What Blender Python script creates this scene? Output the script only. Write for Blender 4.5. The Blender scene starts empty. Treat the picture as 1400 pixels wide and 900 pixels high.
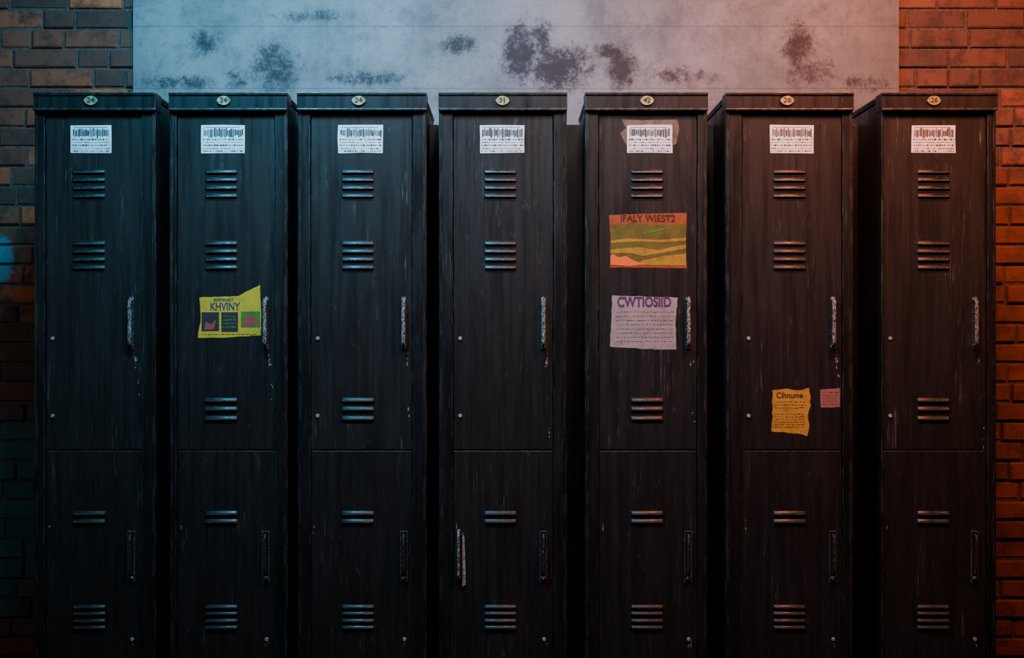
import bpy, bmesh, math, random
from mathutils import Vector, Matrix
random.seed(7)
S=0.002; CZ=1.304
def PX(px): return (px-700)*S
def PZ(py): return CZ+(450-py)*S
W=0.002275
def WX(px): return (px-700)*W
def WZ(py): return CZ+(450-py)*W
scene=bpy.context.scene
COL=scene.collection

# ---------------------------------------------------------------- materials
def newmat(name):
    m=bpy.data.materials.new(name); m.use_nodes=True
    nt=m.node_tree; nt.nodes.clear()
    out=nt.nodes.new('ShaderNodeOutputMaterial'); b=nt.nodes.new('ShaderNodeBsdfPrincipled')
    nt.links.new(b.outputs[0],out.inputs[0])
    return m,nt,b
class N:
    def __init__(s,nt): s.nt=nt
    def n(s,t,**k):
        x=s.nt.nodes.new(t)
        for a,v in k.items(): setattr(x,a,v)
        return x
    def l(s,a,b): s.nt.links.new(a,b)
    def setin(s,sock,v):
        if isinstance(v,bpy.types.NodeSocket): s.l(v,sock)
        else: sock.default_value=v
    def math(s,op,a,b=None,c=None,clamp=False):
        x=s.n('ShaderNodeMath',operation=op,use_clamp=clamp); s.setin(x.inputs[0],a)
        if b is not None: s.setin(x.inputs[1],b)
        if c is not None: s.setin(x.inputs[2],c)
        return x.outputs[0]
    def vmath(s,op,a,b):
        x=s.n('ShaderNodeVectorMath',operation=op); s.setin(x.inputs[0],a); s.setin(x.inputs[1],b); return x
    def mix(s,f,a,b,mode='MIX'):
        x=s.n('ShaderNodeMix',data_type='RGBA',blend_type=mode); s.setin(x.inputs[0],f)
        s.setin(x.inputs[6],a if isinstance(a,bpy.types.NodeSocket) else (*a,1)); s.setin(x.inputs[7],b if isinstance(b,bpy.types.NodeSocket) else (*b,1)); return x.outputs[2]
    def noise(s,vec,scale=5,detail=4,rough=.5,dist=0):
        x=s.n('ShaderNodeTexNoise'); s.l(vec,x.inputs['Vector']); x.inputs['Scale'].default_value=scale
        x.inputs['Detail'].default_value=detail; x.inputs['Roughness'].default_value=rough; x.inputs['Distortion'].default_value=dist
        return x.outputs[0]
    def step(s,v,a,b,o0=0,o1=1):
        x=s.n('ShaderNodeMapRange',interpolation_type='SMOOTHSTEP'); s.setin(x.inputs[0],v)
        x.inputs[1].default_value=a;x.inputs[2].default_value=b;x.inputs[3].default_value=o0;x.inputs[4].default_value=o1
        return x.outputs[0]
    def obj(s): return s.n('ShaderNodeTexCoord').outputs['Object']
    def scale(s,v,sc): return s.vmath('MULTIPLY',v,sc).outputs[0]
    def bump(s,h,st,d,b):
        x=s.n('ShaderNodeBump'); x.inputs['Strength'].default_value=st; x.inputs['Distance'].default_value=d
        s.l(h,x.inputs['Height']); s.l(x.outputs[0],b.inputs['Normal'])

def locker_metal(name,base,hi,scr=0.5,edge=0.6,rough=.42,grain=.12):
    m,nt,b=newmat(name); g=N(nt)
    o=g.obj(); info=g.n('ShaderNodeObjectInfo')
    off=g.math('MULTIPLY',info.outputs['Random'],37.0)
    cx=g.n('ShaderNodeCombineXYZ'); g.l(off,cx.inputs[0]); g.l(off,cx.inputs[1]); g.l(off,cx.inputs[2])
    p=g.vmath('ADD',o,cx.outputs[0]).outputs[0]
    fine=g.noise(g.scale(p,(420,420,5)),1,3,.6)
    med=g.noise(g.scale(p,(50,50,3)),1,4,.6)
    big=g.noise(g.scale(p,(9,9,5)),1,5,.65)
    c=g.mix(g.step(fine,.35,.7),base,hi)
    c=g.mix(g.math('MULTIPLY',g.step(big,.38,.68),.8),c,tuple(x*.45 for x in base))
    # long worn vertical scratches
    s1=g.step(g.noise(g.scale(p,(480,480,10)),1,3,.65),.56,.70)
    msk=g.step(g.noise(g.scale(p,(19,19,5)),1,4,.65),.545,.70)
    s=g.math('MULTIPLY',g.math('MULTIPLY',s1,msk),scr)
    # soft scuffed patches
    sc=g.step(g.noise(g.scale(p,(34,34,14)),1,7,.82,.5),.58,.74)
    s=g.math('MAXIMUM',s,g.math('MULTIPLY',sc,scr*.28))
    # edge wear
    bv=g.n('ShaderNodeBevel'); bv.samples=4; bv.inputs[0].default_value=.0025
    geo=g.n('ShaderNodeNewGeometry')
    d=g.vmath('DOT_PRODUCT',bv.outputs[0],geo.outputs['Normal']).outputs['Value']
    e=g.step(d,.995,.86,0,1)
    en=g.step(g.noise(g.scale(p,(60,60,16)),1,4,.7),.44,.62)
    e=g.math('MULTIPLY',g.math('MULTIPLY',e,en),edge)
    t=g.math('MAXIMUM',s,e)
    c=g.mix(t,c,(.27,.27,.28))
    g.l(c,b.inputs['Base Color'])
    rg=g.math('ADD',g.step(med,.3,.7,rough-.08,rough+.12),g.step(big,.35,.7,-.05,.12))
    g.l(rg,b.inputs['Roughness'])
    b.inputs['Metallic'].default_value=.2
    g.bump(g.math('ADD',fine,g.math('MULTIPLY',med,.4)),grain,.0006,b)
    return m
M_BODY=locker_metal('black_painted_steel',(.008,.0076,.0076),(.013,.0124,.0122),.42,.8,.42,.08)
M_DOOR=locker_metal('brushed_black_door',(.0140,.0122,.0118),(.024,.0212,.0205),.66,.65,.45,.11)
M_LOUV=locker_metal('louver_steel',(.012,.011,.011),(.020,.019,.019),.2,.6,.38,.05)

def simple(name,c,rough=.6,metal=0,var=.25,scale=60,bump=0):
    m,nt,b=newmat(name); g=N(nt); o=g.obj()
    n=g.noise(o,scale,4,.65)
    g.l(g.mix(g.step(n,.3,.7),tuple(x*(1-var) for x in c),tuple(min(1,x*(1+var)) for x in c)),b.inputs['Base Color'])
    b.inputs['Roughness'].default_value=rough; b.inputs['Metallic'].default_value=metal
    if bump: g.bump(n,bump,.001,b)
    return m
M_SLOT=simple('dark_slot',(.003,.003,.003),.9)
M_LIP=simple('louver_lip_highlight',(.085,.085,.09),.4,.3,.7,120)  # lighter colour paints a thin highlight along each louver lip
M_BRASS=simple('aged_brass',(.36,.30,.14),.5,.4,.6,170)
M_INK=simple('black_ink',(.012,.012,.016),.7)
def chipped(name,lo,hi,a,bb):
    m,nt,b=newmat(name); g=N(nt); o=g.obj()
    n=g.noise(g.scale(o,(260,260,170)),1,5,.8,.6)
    t=g.step(n,a,bb)
    g.l(g.mix(t,lo,hi),b.inputs['Base Color']); b.inputs['Roughness'].default_value=.5; b.inputs['Metallic'].default_value=.15
    g.bump(t,.6,.001,b); return m
M_CHIP=chipped('chipped_handle_paint',(.02,.02,.021),(.58,.58,.59),.47,.59)
M_HAND2=chipped('worn_handle_paint',(.016,.016,.017),(.26,.26,.27),.54,.68)
M_FRAME2=chipped('worn_handle_rim',(.04,.04,.042),(.20,.20,.21),.47,.64)
M_BARE=chipped('bare_metal_chip',(.12,.12,.12),(.50,.50,.51),.38,.58)
def paper(name,c,dirt=(.2,.15,.1),amt=.6):
    m,nt,b=newmat(name); g=N(nt); o=g.obj()
    n=g.noise(o,35,7,.75); n2=g.noise(o,220,3,.6)
    c1=g.mix(g.math('MULTIPLY',g.step(n,.42,.68),amt),c,dirt)
    c1=g.mix(g.math('MULTIPLY',g.step(n2,.52,.72),.3),c1,dirt)
    g.l(c1,b.inputs['Base Color']); b.inputs['Roughness'].default_value=.78
    g.bump(n,.35,.003,b); return m
P_WHITE=paper('white_label_paper',(.84,.86,.89),(.40,.43,.47),.4)
P_TAN=paper('tan_torn_paper',(.15,.11,.075),(.05,.035,.025),.9)
P_YEL=paper('yellow_flyer_paper',(.74,.48,.018),(.42,.23,.02),.55)
P_YEL2=paper('mustard_note_paper',(.60,.32,.03),(.27,.13,.02),.65)
P_PINK=paper('pink_note_paper',(.34,.13,.11))
P_GREY=paper('greyish_notice_paper',(.37,.305,.305),(.2,.15,.15))
P_OR=paper('orange_print',(.32,.07,.012),(.14,.025,.01),.75)
P_ORB=paper('bright_orange_print',(.95,.14,.01),(.6,.2,.01))
P_OLV=paper('olive_print',(.13,.105,.008),(.045,.05,.008),.75)
P_OCH=paper('ochre_print',(.44,.24,.01),(.18,.13,.012),.85)
P_GRN=paper('green_print',(.06,.24,.02),(.03,.11,.02))
P_RED=paper('red_print',(.5,.05,.04))
P_PUR=paper('purple_ink',(.10,.035,.13),(.04,.015,.05))
P_DRED=paper('dark_red_ink',(.05,.008,.01),(.025,.008,.01))
P_DBL=paper('dark_print',(.03,.022,.035),(.09,.02,.02))

# brick
def brickmat():
    m,nt,b=newmat('weathered_brick'); g=N(nt); o=g.obj()
    at=g.n('ShaderNodeAttribute'); at.attribute_name='rnd'
    sep=g.n('ShaderNodeSeparateColor'); g.l(at.outputs['Color'],sep.inputs[0]); r=sep.outputs[0]; r2=sep.outputs[1]
    cr=g.n('ShaderNodeValToRGB'); el=cr.color_ramp.elements
    el[0].position=0; el[0].color=(.05,.03,.022,1); el[1].position=1; el[1].color=(.42,.13,.045,1)
    for p,c in ((.35,(.085,.04,.027,1)),(.7,(.13,.052,.031,1)),(.86,(.20,.068,.034,1))):
        e=el.new(p); e.color=c
    g.l(r,cr.inputs[0])
    sx=g.n('ShaderNodeSeparateXYZ'); g.l(o,sx.inputs[0]); X,Z=sx.outputs[0],sx.outputs[2]
    c=cr.outputs[0]
    n=g.noise(o,18,6,.7); nf=g.noise(o,140,5,.7); nb=g.noise(o,3,4,.6)
    c=g.mix(g.step(n,.43,.68,0,.85),c,(.026,.018,.015))
    c=g.mix(g.step(nf,.55,.75,0,.4),c,(.17,.10,.07))
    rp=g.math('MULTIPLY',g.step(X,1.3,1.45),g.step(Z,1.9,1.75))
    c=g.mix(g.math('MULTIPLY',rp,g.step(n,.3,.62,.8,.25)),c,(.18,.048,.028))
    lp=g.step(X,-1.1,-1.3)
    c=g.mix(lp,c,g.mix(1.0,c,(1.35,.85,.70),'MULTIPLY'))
    # small remnant of teal spray paint, worn through
    d=g.vmath('SUBTRACT',o,(-1.61,0,1.515)); dm=g.scale(d.outputs[0],(1,0,.7))
    ln=g.n('ShaderNodeVectorMath',operation='LENGTH'); g.l(dm,ln.inputs[0])
    rr=g.math('ADD',ln.outputs['Value'],g.math('MULTIPLY',g.math('SUBTRACT',n,.5),.09))
    c=g.mix(g.math('MULTIPLY',g.step(rr,.066,.045),g.step(nf,.7,.4,.4,.85)),c,(.02,.24,.33))
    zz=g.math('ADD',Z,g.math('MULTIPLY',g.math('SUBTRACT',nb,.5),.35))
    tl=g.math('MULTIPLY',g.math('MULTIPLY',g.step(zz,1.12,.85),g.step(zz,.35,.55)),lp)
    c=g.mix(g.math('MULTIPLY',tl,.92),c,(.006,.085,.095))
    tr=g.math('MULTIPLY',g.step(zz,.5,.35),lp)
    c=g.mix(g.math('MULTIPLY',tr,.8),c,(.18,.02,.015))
    g.l(c,b.inputs['Base Color']); b.inputs['Roughness'].default_value=.88
    g.bump(g.math('ADD',n,g.math('MULTIPLY',nf,.6)),.6,.006,b)
    return m
M_BRICK=brickmat()
M_MORT=simple('old_mortar',(.07,.05,.042),.95,0,.5,90,.5)
def concmat():
    m,nt,b=newmat('stained_concrete'); g=N(nt); o=g.obj()
    n1=g.noise(o,2.2,6,.65); n2=g.noise(o,8,10,.8,.4); n3=g.noise(o,60,6,.78); st=g.noise(g.scale(o,(22,22,1.3)),1,5,.6)
    c=g.mix(g.step(n1,.3,.7),(.105,.120,.126),(.195,.205,.210))
    c=g.mix(g.step(n2,.43,.66,0,.65),c,(.065,.070,.074))
    c=g.mix(g.step(st,.5,.8,0,.3),c,(.25,.25,.245))
    c=g.mix(g.step(n3,.53,.66,0,.5),c,(.06,.06,.065))
    tot=None
    for px,py,rx,ry,a in ((712,72,34,52,1.0),(765,92,60,42,1.0),(850,92,26,42,.95),(742,58,20,44,.85),(1090,62,28,44,.85),(1110,100,50,28,.65),(375,92,44,44,.85),(280,58,32,26,.8),(625,62,34,18,.85),(930,104,60,18,.65),(500,108,70,14,.7),(250,114,70,14,.7),(1180,114,44,16,.65),(430,22,70,12,.6),(830,70,24,16,.9),(330,110,36,24,.65)):
        d=g.vmath('SUBTRACT',o,(WX(px),0,WZ(py))).outputs[0]
        dm=g.scale(d,(1/(rx*W),0,1/(ry*W)))
        ln=g.n('ShaderNodeVectorMath',operation='LENGTH'); g.l(dm,ln.inputs[0])
        v=g.step(ln.outputs['Value'],1.4,.1,0,a)
        tot=v if tot is None else g.math('MAXIMUM',tot,v)
    nn=g.noise(o,32,10,.9,.3)
    k=g.math('ADD',g.math('MULTIPLY',tot,.28),nn)
    sk=g.math('MULTIPLY',g.step(k,.56,.77),g.step(tot,0,.3))
    c=g.mix(g.math('MULTIPLY',sk,.97),c,(.014,.013,.017))
    g.l(c,b.inputs['Base Color']); b.inputs['Roughness'].default_value=.8
    g.bump(g.math('ADD',n2,g.math('MULTIPLY',n3,.5)),.3,.004,b)
    return m
M_CONC=concmat()
M_FLOOR=simple('dark_concrete_floor',(.05,.048,.048),.7,0,.5,8,.3)

# ---------------------------------------------------------------- mesh helpers
def box(bm,x0,x1,y0,y1,z0,z1,mi=0):
    v=[bm.verts.new(p) for p in ((x0,y0,z0),(x1,y0,z0),(x1,y1,z0),(x0,y1,z0),(x0,y0,z1),(x1,y0,z1),(x1,y1,z1),(x0,y1,z1))]
    for f in ((3,2,1,0),(4,5,6,7),(0,1,5,4),(1,2,6,5),(2,3,7,6),(3,0,4,7)):
        fa=bm.faces.new([v[i] for i in f]); fa.material_index=mi
    return v
def finish(bm,name,mats,parent=None,loc=(0,0,0),bevel=0,seg=2,smooth=False):
    bmesh.ops.recalc_face_normals(bm,faces=bm.faces)
    me=bpy.data.meshes.new(name); bm.to_mesh(me); bm.free()
    for m in mats: me.materials.append(m)
    o=bpy.data.objects.new(name,me); COL.objects.link(o); o.location=loc
    if parent: o.parent=parent
    if bevel:
        md=o.modifiers.new('bev','BEVEL'); md.width=bevel; md.segments=seg; md.limit_method='ANGLE'; md.harden_normals=False
    if smooth:
        for p in me.polygons: p.use_smooth=True
    return o
def poly(bm,pts,y,mi=0,th=.0006):
    f=[bm.verts.new((x,y,z)) for x,z in pts]; k=[bm.verts.new((x,y+th,z)) for x,z in pts]
    n=len(pts)
    a=bm.faces.new(f); a.material_index=mi
    c=bm.faces.new(k[::-1]); c.material_index=mi
    for i in range(n):
        q=bm.faces.new((f[i],k[i],k[(i+1)%n],f[(i+1)%n])); q.material_index=mi
def rect(bm,x0,x1,z0,z1,y,mi=0,th=.0004):
    poly(bm,[(x0,z0),(x1,z0),(x1,z1),(x0,z1)],y,mi,th)
def tube(bm,path,rx,ry,mi=0,seg=10):
    rings=[]
    for i,p in enumerate(path):
        p=Vector(p); a=Vector(path[max(i-1,0)]); b=Vector(path[min(i+1,len(path)-1)])
        t=(b-a).normalized(); xa=Vector((1,0,0)); na=t.cross(xa).normalized()
        rings.append([bm.verts.new(p+xa*rx*math.cos(2*math.pi*k/seg)+na*ry*math.sin(2*math.pi*k/seg)) for k in range(seg)])
    for i in range(len(rings)-1):
        for k in range(seg):
            f=bm.faces.new((rings[i][k],rings[i][(k+1)%seg],rings[i+1][(k+1)%seg],rings[i+1][k])); f.material_index=mi; f.smooth=True
    for r in (rings[0],rings[-1]):
        bm.faces.new(r).material_index=mi
def disc(bm,cx,cz,r,y,depth,mi=0,seg=14,dome=True,rz=None):
    rz=rz or r
    a=[bm.verts.new((cx+r*math.cos(2*math.pi*k/seg),y,cz+rz*math.sin(2*math.pi*k/seg))) for k in range(seg)]
    b=[bm.verts.new((cx+.75*r*math.cos(2*math.pi*k/seg),y-depth,cz+.75*rz*math.sin(2*math.pi*k/seg))) for k in range(seg)]
    for k in range(seg):
        f=bm.faces.new((a[k],a[(k+1)%seg],b[(k+1)%seg],b[k])); f.material_index=mi
    bm.faces.new(b).material_index=mi; bm.faces.new(a[::-1]).material_index=mi
def text(s,name,size,loc,mat,parent,sx=1,ext=.0002,align='CENTER',off=.018):
    cu=bpy.data.curves.new(name,'FONT'); cu.body=s; cu.size=size; cu.extrude=ext; cu.align_x=align; cu.align_y='CENTER'; cu.offset=size*off
    o=bpy.data.objects.new(name+'_tmp',cu); COL.objects.link(o)
    bpy.context.view_layer.update()
    me=bpy.data.meshes.new_from_object(o.evaluated_get(bpy.context.evaluated_depsgraph_get()))
    bpy.data.objects.remove(o)
    me.materials.clear(); me.materials.append(mat)
    q=bpy.data.objects.new(name,me); COL.objects.link(q)
    q.rotation_euler=(math.pi/2,0,0); q.location=loc; q.scale=(sx,1,1)
    q.parent=parent
    return q

# ---------------------------------------------------------------- room shell
bm=bmesh.new(); box(bm,-3.4,3.4,-5,.75,-.06,0)
finish(bm,'floor',[M_FLOOR])
WALL_Y=.57
bm=bmesh.new()
box(bm,-3.4,3.4,WALL_Y+.007,WALL_Y+.18,0,3.2,1)
lay=bm.loops.layers.float_color.new('rnd')
ph=.0614
z=WZ(10)-ph*40+.002
while z<0: z+=ph
z0=z; rows=int((3.2-z0)/ph)
for r in range(-1,rows):
    zz=z0+r*ph
    zb=max(zz,0.)
    zt=zz+ph-.008
    if zt<=zb+.01: continue
    x=-3.4+(0.095 if r%2 else 0)+random.uniform(-.01,.01)
    while x<3.38:
        L=random.choice([.17,.185,.185,.19,.2,.1]) 
        x1=min(x+L-.008,3.4)
        hide = x>WX(182)+.02 and x1<WX(1229)-.02
        if not hide and x1-x>.03:
            dy=random.uniform(-.005,.005)
            c=random.random(); c=c**1.1
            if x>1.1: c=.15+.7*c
            cc=(c,random.random(),random.random(),1)
            a,b_=x,x1; y0=WALL_Y+dy-.001; bv=.004
            def q(vv): return bm.verts.new(vv)
            j=lambda: random.uniform(-.002,.002)
            f4=[q((a+bv+j(),y0,zb+bv+j())),q((b_-bv+j(),y0,zb+bv+j())),q((b_-bv+j(),y0,zt-bv+j())),q((a+bv+j(),y0,zt-bv+j()))]
            m4=[q((a,y0+bv,zb)),q((b_,y0+bv,zb)),q((b_,y0+bv,zt)),q((a,y0+bv,zt))]
            k4=[q((a,y0+.03,zb)),q((b_,y0+.03,zb)),q((b_,y0+.03,zt)),q((a,y0+.03,zt))]
            fs=[bm.faces.new(f4)]
            for i in range(4):
                fs.append(bm.faces.new((f4[i],m4[i],m4[(i+1)%4],f4[(i+1)%4])))
                fs.append(bm.faces.new((m4[i],k4[i],k4[(i+1)%4],m4[(i+1)%4])))
            for f in fs:
                f.material_index=0
                for lp in f.loops: lp[lay]=cc
        x+=L
finish(bm,'wall_back',[M_BRICK,M_MORT])
bm=bmesh.new()
zs=[0,.95,WZ(121),WZ(36),2.72,3.2]
g_=.0005
for j in range(len(zs)-1):
    box(bm,WX(182),WX(1229),.55,.578,zs[j]+g_,zs[j+1]-g_)
finish(bm,'wall_panel_concrete',[M_CONC])

# ---------------------------------------------------------------- lockers
LK=[(47,213, 62,193, 121, (96,152), 179, True, 126,'24'),
    (232,393,242,375, 302, (275,334),363, False,307,'24'),
    (407,583,425,563, 489, (462,523),552, True, 491,'24'),
    (600,775,620,756, 684, (656,717),743, True, 687,'31'),
    (800,967,819,953, 885, (858,919),941, False,884,'42'),
    (992,1166,1015,1151,1080,(1053,1113),1139,True,1075,'26'),
    (1205,1362,1209,1349,1277,(1247,1307),1333,True,1275,'26')]
D=.5; DY=.006
def louver(bm,cx,cz,w,h=.0105,out=.006):
    a=w/2; y=DY
    prof=[(0,h*.62),(-out*.45,h*.40),(-out,h*.02),(-out*1.05,-h*.16),(-out*.4,-h*.34),(0,-h*.34)]
    xs_=[(-a,.0),(-a+.002,.7),(-a+.005,1),(a-.005,1),(a-.002,.7),(a,.0)]
    rings=[]
    for x,s in xs_:
        rings.append([bm.verts.new((cx+x,y+p[0]*s+(.0002),cz+p[1]*(.55+.45*s))) for p in prof])
    for i in range(len(rings)-1):
        for k in range(len(prof)-1):
            f=bm.faces.new((rings[i][k],rings[i+1][k],rings[i+1][k+1],rings[i][k+1])); f.smooth=k<2; f.material_index=2 if k==2 else 0
    rect(bm,cx-a+.003,cx+a-.003,cz-h*.95,cz-h*.3,y-.0006,1,.0005)
def handle(bm,cx,zt,zb,rx,ry,out,mi,plate=True):
    y=DY
    n=6; path=[(cx,y,zt)]
    r=.011
    for k in range(n+1):
        a=math.pi/2*k/n; path.append((cx,y-out+r-r*math.sin(a),zt-r+r*math.cos(a)))
    for k in range(1,5): 
        path.append((cx,y-out,zt-r-(zt-zb-2*r)*k/5))
    for k in range(n+1):
        a=math.pi/2*k/n; path.append((cx,y-out+r-r*math.cos(a),zb+r-r*math.sin(a)))
    path.append((cx,y,zb))
    tube(bm,path,rx,ry,mi)
    if plate:
        disc(bm,cx,zt+.002,rx*1.4,y,.003,mi); disc(bm,cx,zb-.002,rx*1.4,y,.003,mi)
def chips(bm,cx,cz,w,h,n,mi=0,y=DY):
    for _ in range(n):
        x=cx+random.gauss(0,w/3); z=cz+random.gauss(0,h/3); s=random.uniform(.0009,.002); hh=s*random.uniform(1,4)
        pts=[(x+s*math.cos(t)*random.uniform(.5,1),z+hh*math.sin(t)*random.uniform(.6,1)) for t in [k*math.pi/3 for k in range(6)]]
        poly(bm,pts,y-.0004,mi,.0003)
for idx,(cl,cr,dl,dr,vx,(ll,lr),hx,riv,bx,num) in enumerate(LK):
    cx=(PX(cl)+PX(cr))/2; hw=(PX(cr)-PX(cl))/2
    E=bpy.data.objects.new('locker',None); E.location=(cx,0,0); E.empty_display_size=.2; COL.objects.link(E)
    X=lambda px: PX(px)-cx
    top=1.95; zc=PZ(152)
    d0,d1=X(dl),X(dr)
    bm=bmesh.new()
    si=.007
    box(bm,-hw+si,-hw+si+.012,.05,D,0,top-.01)
    box(bm,hw-si-.012,hw-si,.05,D,0,top-.01)
    box(bm,-hw+si,hw-si,D-.008,D,0,top-.01)
    box(bm,-hw+si,hw-si,.05,D,top-.022,top-.006)
    box(bm,-hw+si,hw-si,.05,D,.06,.075)
    box(bm,-hw,d0-.0018,0,.052,.0,zc)
    box(bm,d1+.0018,hw,0,.052,.0,zc)
    box(bm,d0-.0018,d1+.0018,.003,.05,.0,.085)
    box(bm,d0-.0018,d1+.0018,.03,.05,PZ(625),PZ(605))
    finish(bm,'carcass',[M_BODY],E,bevel=.0022)
    if idx<6:
        nx=X(LK[idx+1][0])
        bm=bmesh.new()
        box(bm,hw-si-.001,nx+si+.001,.30,.312,0,top-.045)  # added strip hides the lit wall, standing in for shade in the gap
        finish(bm,'gap_shade_strip',[M_BODY],E,bevel=.001)
    bm=bmesh.new()
    if (d0+hw)>.02: box(bm,-hw+.004,-hw+.009,-.003,.001,.01,zc-.004)
    if (hw-d1)>.02: box(bm,hw-.009,hw-.004,-.003,.001,.01,zc-.004)
    if len(bm.verts): finish(bm,'folded_lip',[M_BODY],E,bevel=.0012)
    else: bm.free()
    bm=bmesh.new()
    box(bm,-hw-.001,hw+.001,-.010,.06,zc,top)
    box(bm,-hw-.001,hw+.001,-.014,-.009,top-.008,top)
    box(bm,-hw-.001,hw+.001,-.014,-.009,zc,zc+.006)
    box(bm,-hw+.004,hw-.004,.06,D,top-.008,top)
    finish(bm,'crown',[M_BODY],E,bevel=.002)
    zmid=PZ(616)
    for nm,zb,zt in (('door_upper',zmid+.0015,zc-.003),('door_lower',.088,zmid-.0015)):
        bm=bmesh.new()
        box(bm,d0,d1,DY,DY+.02,zb,zt)
        o=finish(bm,nm,[M_DOOR],E,bevel=.0018)
    bm=bmesh.new(); vw=.09
    groups=[[235,246,257,268],[703,714],[831,840,850,859]]
    if idx!=4: groups.append([333,344,355,366])
    if idx not in (0,3,5): groups.append([548,560,573])
    for gq in groups:
        for py in gq: louver(bm,X(vx),PZ(py),vw,.0125 if gq[0]<800 else .0105)
    finish(bm,'louvers',[M_LOUV,M_SLOT,M_LIP],E)
    bm=bmesh.new(); handle(bm,X(hx),PZ(410),PZ(472),.0054,.0040,.022,0)
    box(bm,X(hx)-.0075,X(hx)+.0075,DY-.002,DY+.001,PZ(478),PZ(405),1)
    finish(bm,'handle_upper',[M_CHIP,M_HAND2],E)
    bm=bmesh.new(); handle(bm,X(hx),PZ(731),PZ(785),.0036,.003,.02,0,False)
    box(bm,X(hx)-.008,X(hx)+.008,DY-.002,DY+.001,PZ(797),PZ(726),2)
    for sgn in (-1,1):
        xx=X(hx)+sgn*.0088
        box(bm,xx-.0012,xx+.0012,DY-.005,DY+.001,PZ(797),PZ(727),3)
    box(bm,X(hx)-.0088,X(hx)+.0088,DY-.005,DY+.001,PZ(728),PZ(726.5),3)
    disc(bm,X(hx),PZ(791),.006,DY-.002,.005,1)
    finish(bm,'handle_lower',[M_HAND2,M_CHIP,M_SLOT,M_FRAME2],E,bevel=.0006)
    if idx==3:
        bm=bmesh.new(); handle(bm,X(627),PZ(728),PZ(790),.004,.003,.018,0,True)
        poly(bm,[(X(632),PZ(803)),(X(637),PZ(800)),(X(635),PZ(735)),(X(632),PZ(728))],DY-.004,1,.003)
        finish(bm,'loose_latch',[M_CHIP,M_BARE],E)
    bm=bmesh.new()
    if riv:
        for py in (463,569): disc(bm,X(dl+9),PZ(py),.0055,DY,.004,0)
    disc(bm,X(hx+1),PZ(875),.0055,DY,.004,0)
    chips(bm,X(hx+5),PZ(495),.006,.028,8 if idx not in (4,6) else 3,0)
    chips(bm,X(dl+5),PZ(720),.005,.02,2,0)
    chips(bm,X(dr-4),PZ(random.randint(520,600)),.004,.06,3,0)
    chips(bm,X(hx+2),PZ(880),.008,.02,4,0)
    finish(bm,'rivets',[M_BARE],E)
    bm=bmesh.new(); pts=[]
    bw,bh=.0185,.0125
    for k in range(20):
        t=2*math.pi*k/20; pts.append((X(bx)+bw*math.cos(t),PZ(138.5)+bh*math.sin(t)*(abs(math.sin(t))**.35)))
    poly(bm,pts,-.0155,0,.006)
    finish(bm,'number_badge',[M_BRASS],E)
    text(num,'badge_number',.019,(X(bx),-.0159,PZ(138.5)),M_INK,E,1.1,off=.02)
    # name label
    bm=bmesh.new(); a,b_=X(ll),X(lr); zt,zb=PZ(171),PZ(209)
    yl=DY-.0018
    if idx==4: 
        poly(bm,[(X(855),PZ(196)),(X(862),PZ(209)),(X(905),PZ(207)),(X(925),PZ(196)),(X(929),PZ(176)),(X(926),PZ(163)),(X(880),PZ(164)),(X(850),PZ(163)),(X(856),PZ(175)),(X(848),PZ(182))],DY-.0008,2,.0006)
    j=lambda: random.uniform(-.0012,.0012)
    pts=[(a+j(),zb+j()),((a+b_)/2,zb+j()),(b_+j(),zb+j()),(b_+j(),(zt+zb)/2),(b_+j(),zt+j()),((a+b_)/2,zt+j()),(a+j(),zt+j()),(a+j(),(zt+zb)/2)]
    poly(bm,pts,yl,0,.0008)
    x=a+.006
    while x<b_-.006:
        ww=random.choice([.0014,.002,.003,.004]); hh=random.uniform(.014,.026)
        zz=zt-.021+random.uniform(-.002,.002)
        rect(bm,x,x+ww,zz-hh/2,zz+hh/2,yl-.0002,1,.0001); x+=ww+random.uniform(.0004,.0012)
    rect(bm,a+.008,b_-.012,zt-.007,zt-.0055,yl-.0002,1,.0001)
    for k,(zz,hm) in enumerate(((zt-.039,1.6),(zt-.047,1.),(zt-.055,1.6),(zt-.064,1.),(zt-.071,1.4))):
        x=a+.004
        while x<b_-.005:
            ww=random.uniform(.002,.006); h2=random.choice([.0012,.002,.003])*hm
            rect(bm,x,min(x+ww,b_-.003),zz-h2/2,zz+h2/2,yl-.0002,1,.0001); x+=ww+random.uniform(.0006,.0025)
    finish(bm,'name_label',[P_WHITE,M_INK,P_TAN],E)

# ---------------------------------------------------------------- posters
YD=DY-.0008
def ragged(pts,step=5,amp=.5):
    out=[]
    for i,(x,y) in enumerate(pts):
        x2,y2=pts[(i+1)%len(pts)]; L=math.hypot(x2-x,y2-y); n=max(1,int(L/step))
        for k in range(n):
            t=k/n; o=0 if k==0 else 1
            out.append((x+(x2-x)*t+o*random.uniform(-amp,amp),y+(y2-y)*t+o*random.uniform(-amp,amp)))
    return out
def sheet(name,pts,mat,extra=None,mats=(),amp=.5):
    bm=bmesh.new(); poly(bm,[(PX(x),PZ(y)) for x,y in ragged(pts,5,amp)],YD,0,.0007)
    if extra: extra(bm)
    return finish(bm,name,[mat,*mats])
def scrib(bm,x0,x1,y0,y1,rows,mi,th=1.2,y=YD-.0003):
    for r in range(rows):
        py=y0+(y1-y0)*(r+.5)/rows; x=x0
        while x<x1:
            w=random.uniform(1.2,5); h=random.uniform(.4,1)*th; o=random.uniform(-.4,.4)
            rect(bm,PX(x),PX(min(x+w,x1)),PZ(py+o+h/2),PZ(py+o-h/2),y,mi,.0002); x+=w+random.uniform(.5,2)
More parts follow.
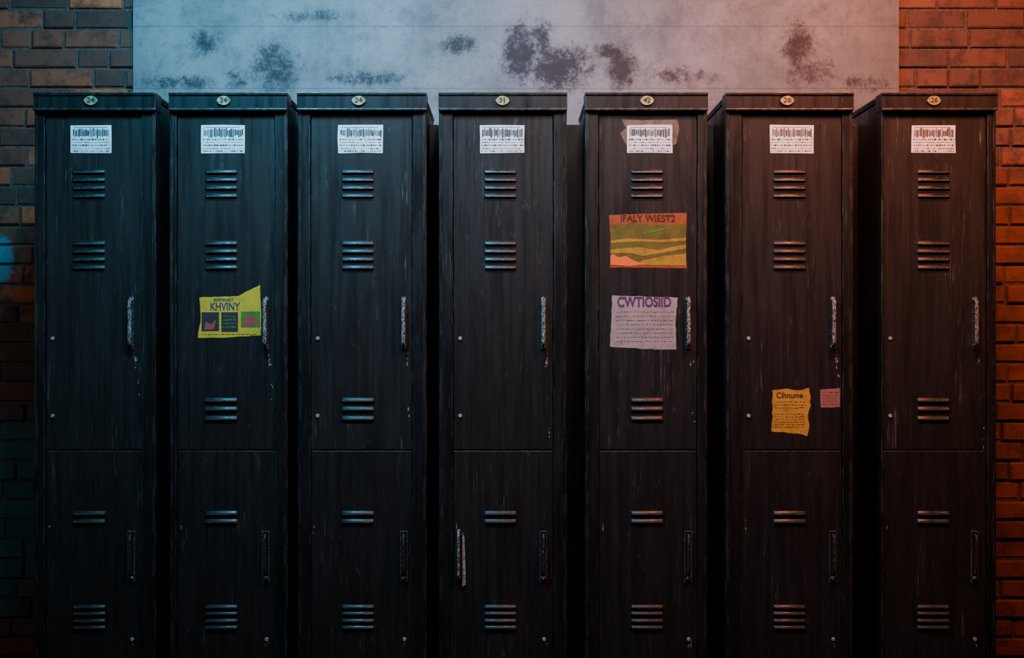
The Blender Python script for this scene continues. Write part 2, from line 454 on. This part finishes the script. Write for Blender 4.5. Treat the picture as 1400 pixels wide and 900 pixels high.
def ex1(bm):
    y=YD-.0003
    rect(bm,PX(275),PX(299),PZ(453),PZ(427),y,1); rect(bm,PX(302),PX(325),PZ(454),PZ(427),y,1)
    rect(bm,PX(329),PX(355),PZ(448),PZ(426),y,2)
    poly(bm,[(PX(329),PZ(446)),(PX(336),PZ(432)),(PX(347),PZ(431)),(PX(355),PZ(440)),(PX(345),PZ(445))],y-.0003,3,.0002)
    poly(bm,[(PX(279),PZ(451)),(PX(281),PZ(440)),(PX(288),PZ(444)),(PX(295),PZ(437)),(PX(292),PZ(450))],y-.0003,3,.0002)
    scrib(bm,304,323,430,450,4,2,2,y-.0003)
    scrib(bm,276,350,455,460,1,1,1.2)
f=sheet('yellow_flyer',[(270,462),(300,462),(332,460),(356,459),(357,428),(355,390),(340,397),(325,405),(298,406),(272,407),(274,435)],P_YEL,ex1,(P_DBL,P_GRN,P_RED))
text('KHVINY','flyer_title',.030,(PX(307),YD-.0006,PZ(419.5)),P_PUR,f,.75)
text('ANNHAT','flyer_subtitle',.011,(PX(305),YD-.0006,PZ(410)),P_PUR,f,1.2)
def ex2(bm):
    y=YD-.0003
    def pp(l,mi,yy): poly(bm,[(PX(a),PZ(b)) for a,b in l],yy,mi,.0002)
    pp([(835,362),(938,364),(938,305),(900,308),(870,304),(835,308)],1,y)
    pp([(835,332),(870,330),(905,331),(938,329),(938,325),(900,328),(860,326),(835,329)],2,y-.0003)
    pp([(835,346),(862,346),(880,350),(938,340),(938,334),(900,342),(872,338),(835,341)],2,y-.0003)
    pp([(862,362),(938,363),(938,347),(905,350),(880,356)],2,y-.0003)
    pp([(835,362),(862,364),(884,361),(868,357),(856,350),(846,352),(838,347),(835,350)],3,y-.0006)
    pp([(870,322),(890,318),(925,311),(895,314)],4,y-.0006)
landscape=sheet('landscape_poster',[(834,366),(885,366),(939,367),(938,330),(939,291),(885,292),(833,294),(835,330)],P_OR,ex2,(P_OLV,P_OCH,P_ORB,P_GRN),.3)
text('IFALY WIEST2','poster_title',.026,(PX(886),YD-.0006,PZ(299)),P_DRED,landscape,.95)
def ex3(bm): scrib(bm,843,921,424,470,8,1,.9)
notice=sheet('paper_notice',[(834,474),(860,476),(900,478),(925,478),(924,440),(927,407),(900,406),(870,405),(837,404),(836,440)],P_GREY,ex3,(P_DBL,),.6)
text('CWTIOSIID','notice_title',.038,(PX(881),YD-.0006,PZ(413.5)),P_PUR,notice,.76,off=.03)
def ex4(bm): scrib(bm,1060,1102,548,560,3,1,1.1); scrib(bm,1060,1100,565,586,6,1,1)
note=sheet('torn_yellow_note',[(1055,590),(1072,591),(1090,593),(1104,597),(1107,580),(1105,568),(1109,555),(1107,531),(1092,534),(1078,532),(1056,534),(1057,560)],P_YEL2,ex4,(P_DBL,),1.0)
text('Clhnume','note_title',.021,(PX(1080),YD-.0006,PZ(541)),P_DBL,note,.95,off=.015)
def ex5(bm): scrib(bm,1125,1146,535,555,5,1,.8)
sheet('small_pink_note',[(1123,558),(1149,557),(1149,531),(1136,532),(1122,533)],P_PINK,ex5,(P_DBL,))

# ---------------------------------------------------------------- lights
def area(name,loc,tgt,size,energy,color,spread=math.pi):
    l=bpy.data.lights.new(name,'AREA'); l.energy=energy; l.color=color; l.size=size; l.shape='DISK'; l.spread=spread
    o=bpy.data.objects.new(name,l); COL.objects.link(o); o.location=loc
    o.rotation_euler=(Vector(tgt)-Vector(loc)).to_track_quat('-Z','Y').to_euler()
area('ceiling_lamp_cool',(-.70,-.90,2.92),(-.52,.5,2.05),.4,37,(.10,.62,1.0),math.radians(116))
area('ceiling_lamp_warm',(1.0,-.90,2.92),(.92,.5,2.05),.4,33,(1.0,.24,.10),math.radians(113))
area('ceiling_lamp_neutral',(.2,-1.35,2.95),(.2,.4,1.85),.5,11,(1.0,.86,.80),math.radians(114))
area('side_lamp_warm',(2.5,-.8,2.55),(1.5,.57,1.6),.3,6.5,(1.0,.34,.17),math.radians(104))
area('added_fill_left',(-2.6,-1.0,1.6),(-1.6,.57,1.1),.4,1.5,(.75,.92,1.0),math.radians(110))  # added weak fill without a known source, lifts the dark left brick
w=bpy.data.worlds.new('World'); scene.world=w; w.use_nodes=True
w.node_tree.nodes['Background'].inputs[0].default_value=(.5,.65,.8,1); w.node_tree.nodes['Background'].inputs[1].default_value=.014

cam=bpy.data.cameras.new('camera'); co=bpy.data.objects.new('camera',cam); COL.objects.link(co)
co.location=(0,-4,CZ); co.rotation_euler=(math.pi/2,0,0); cam.sensor_width=36; cam.lens=36*4/2.8
cam.clip_start=.05
scene.camera=co
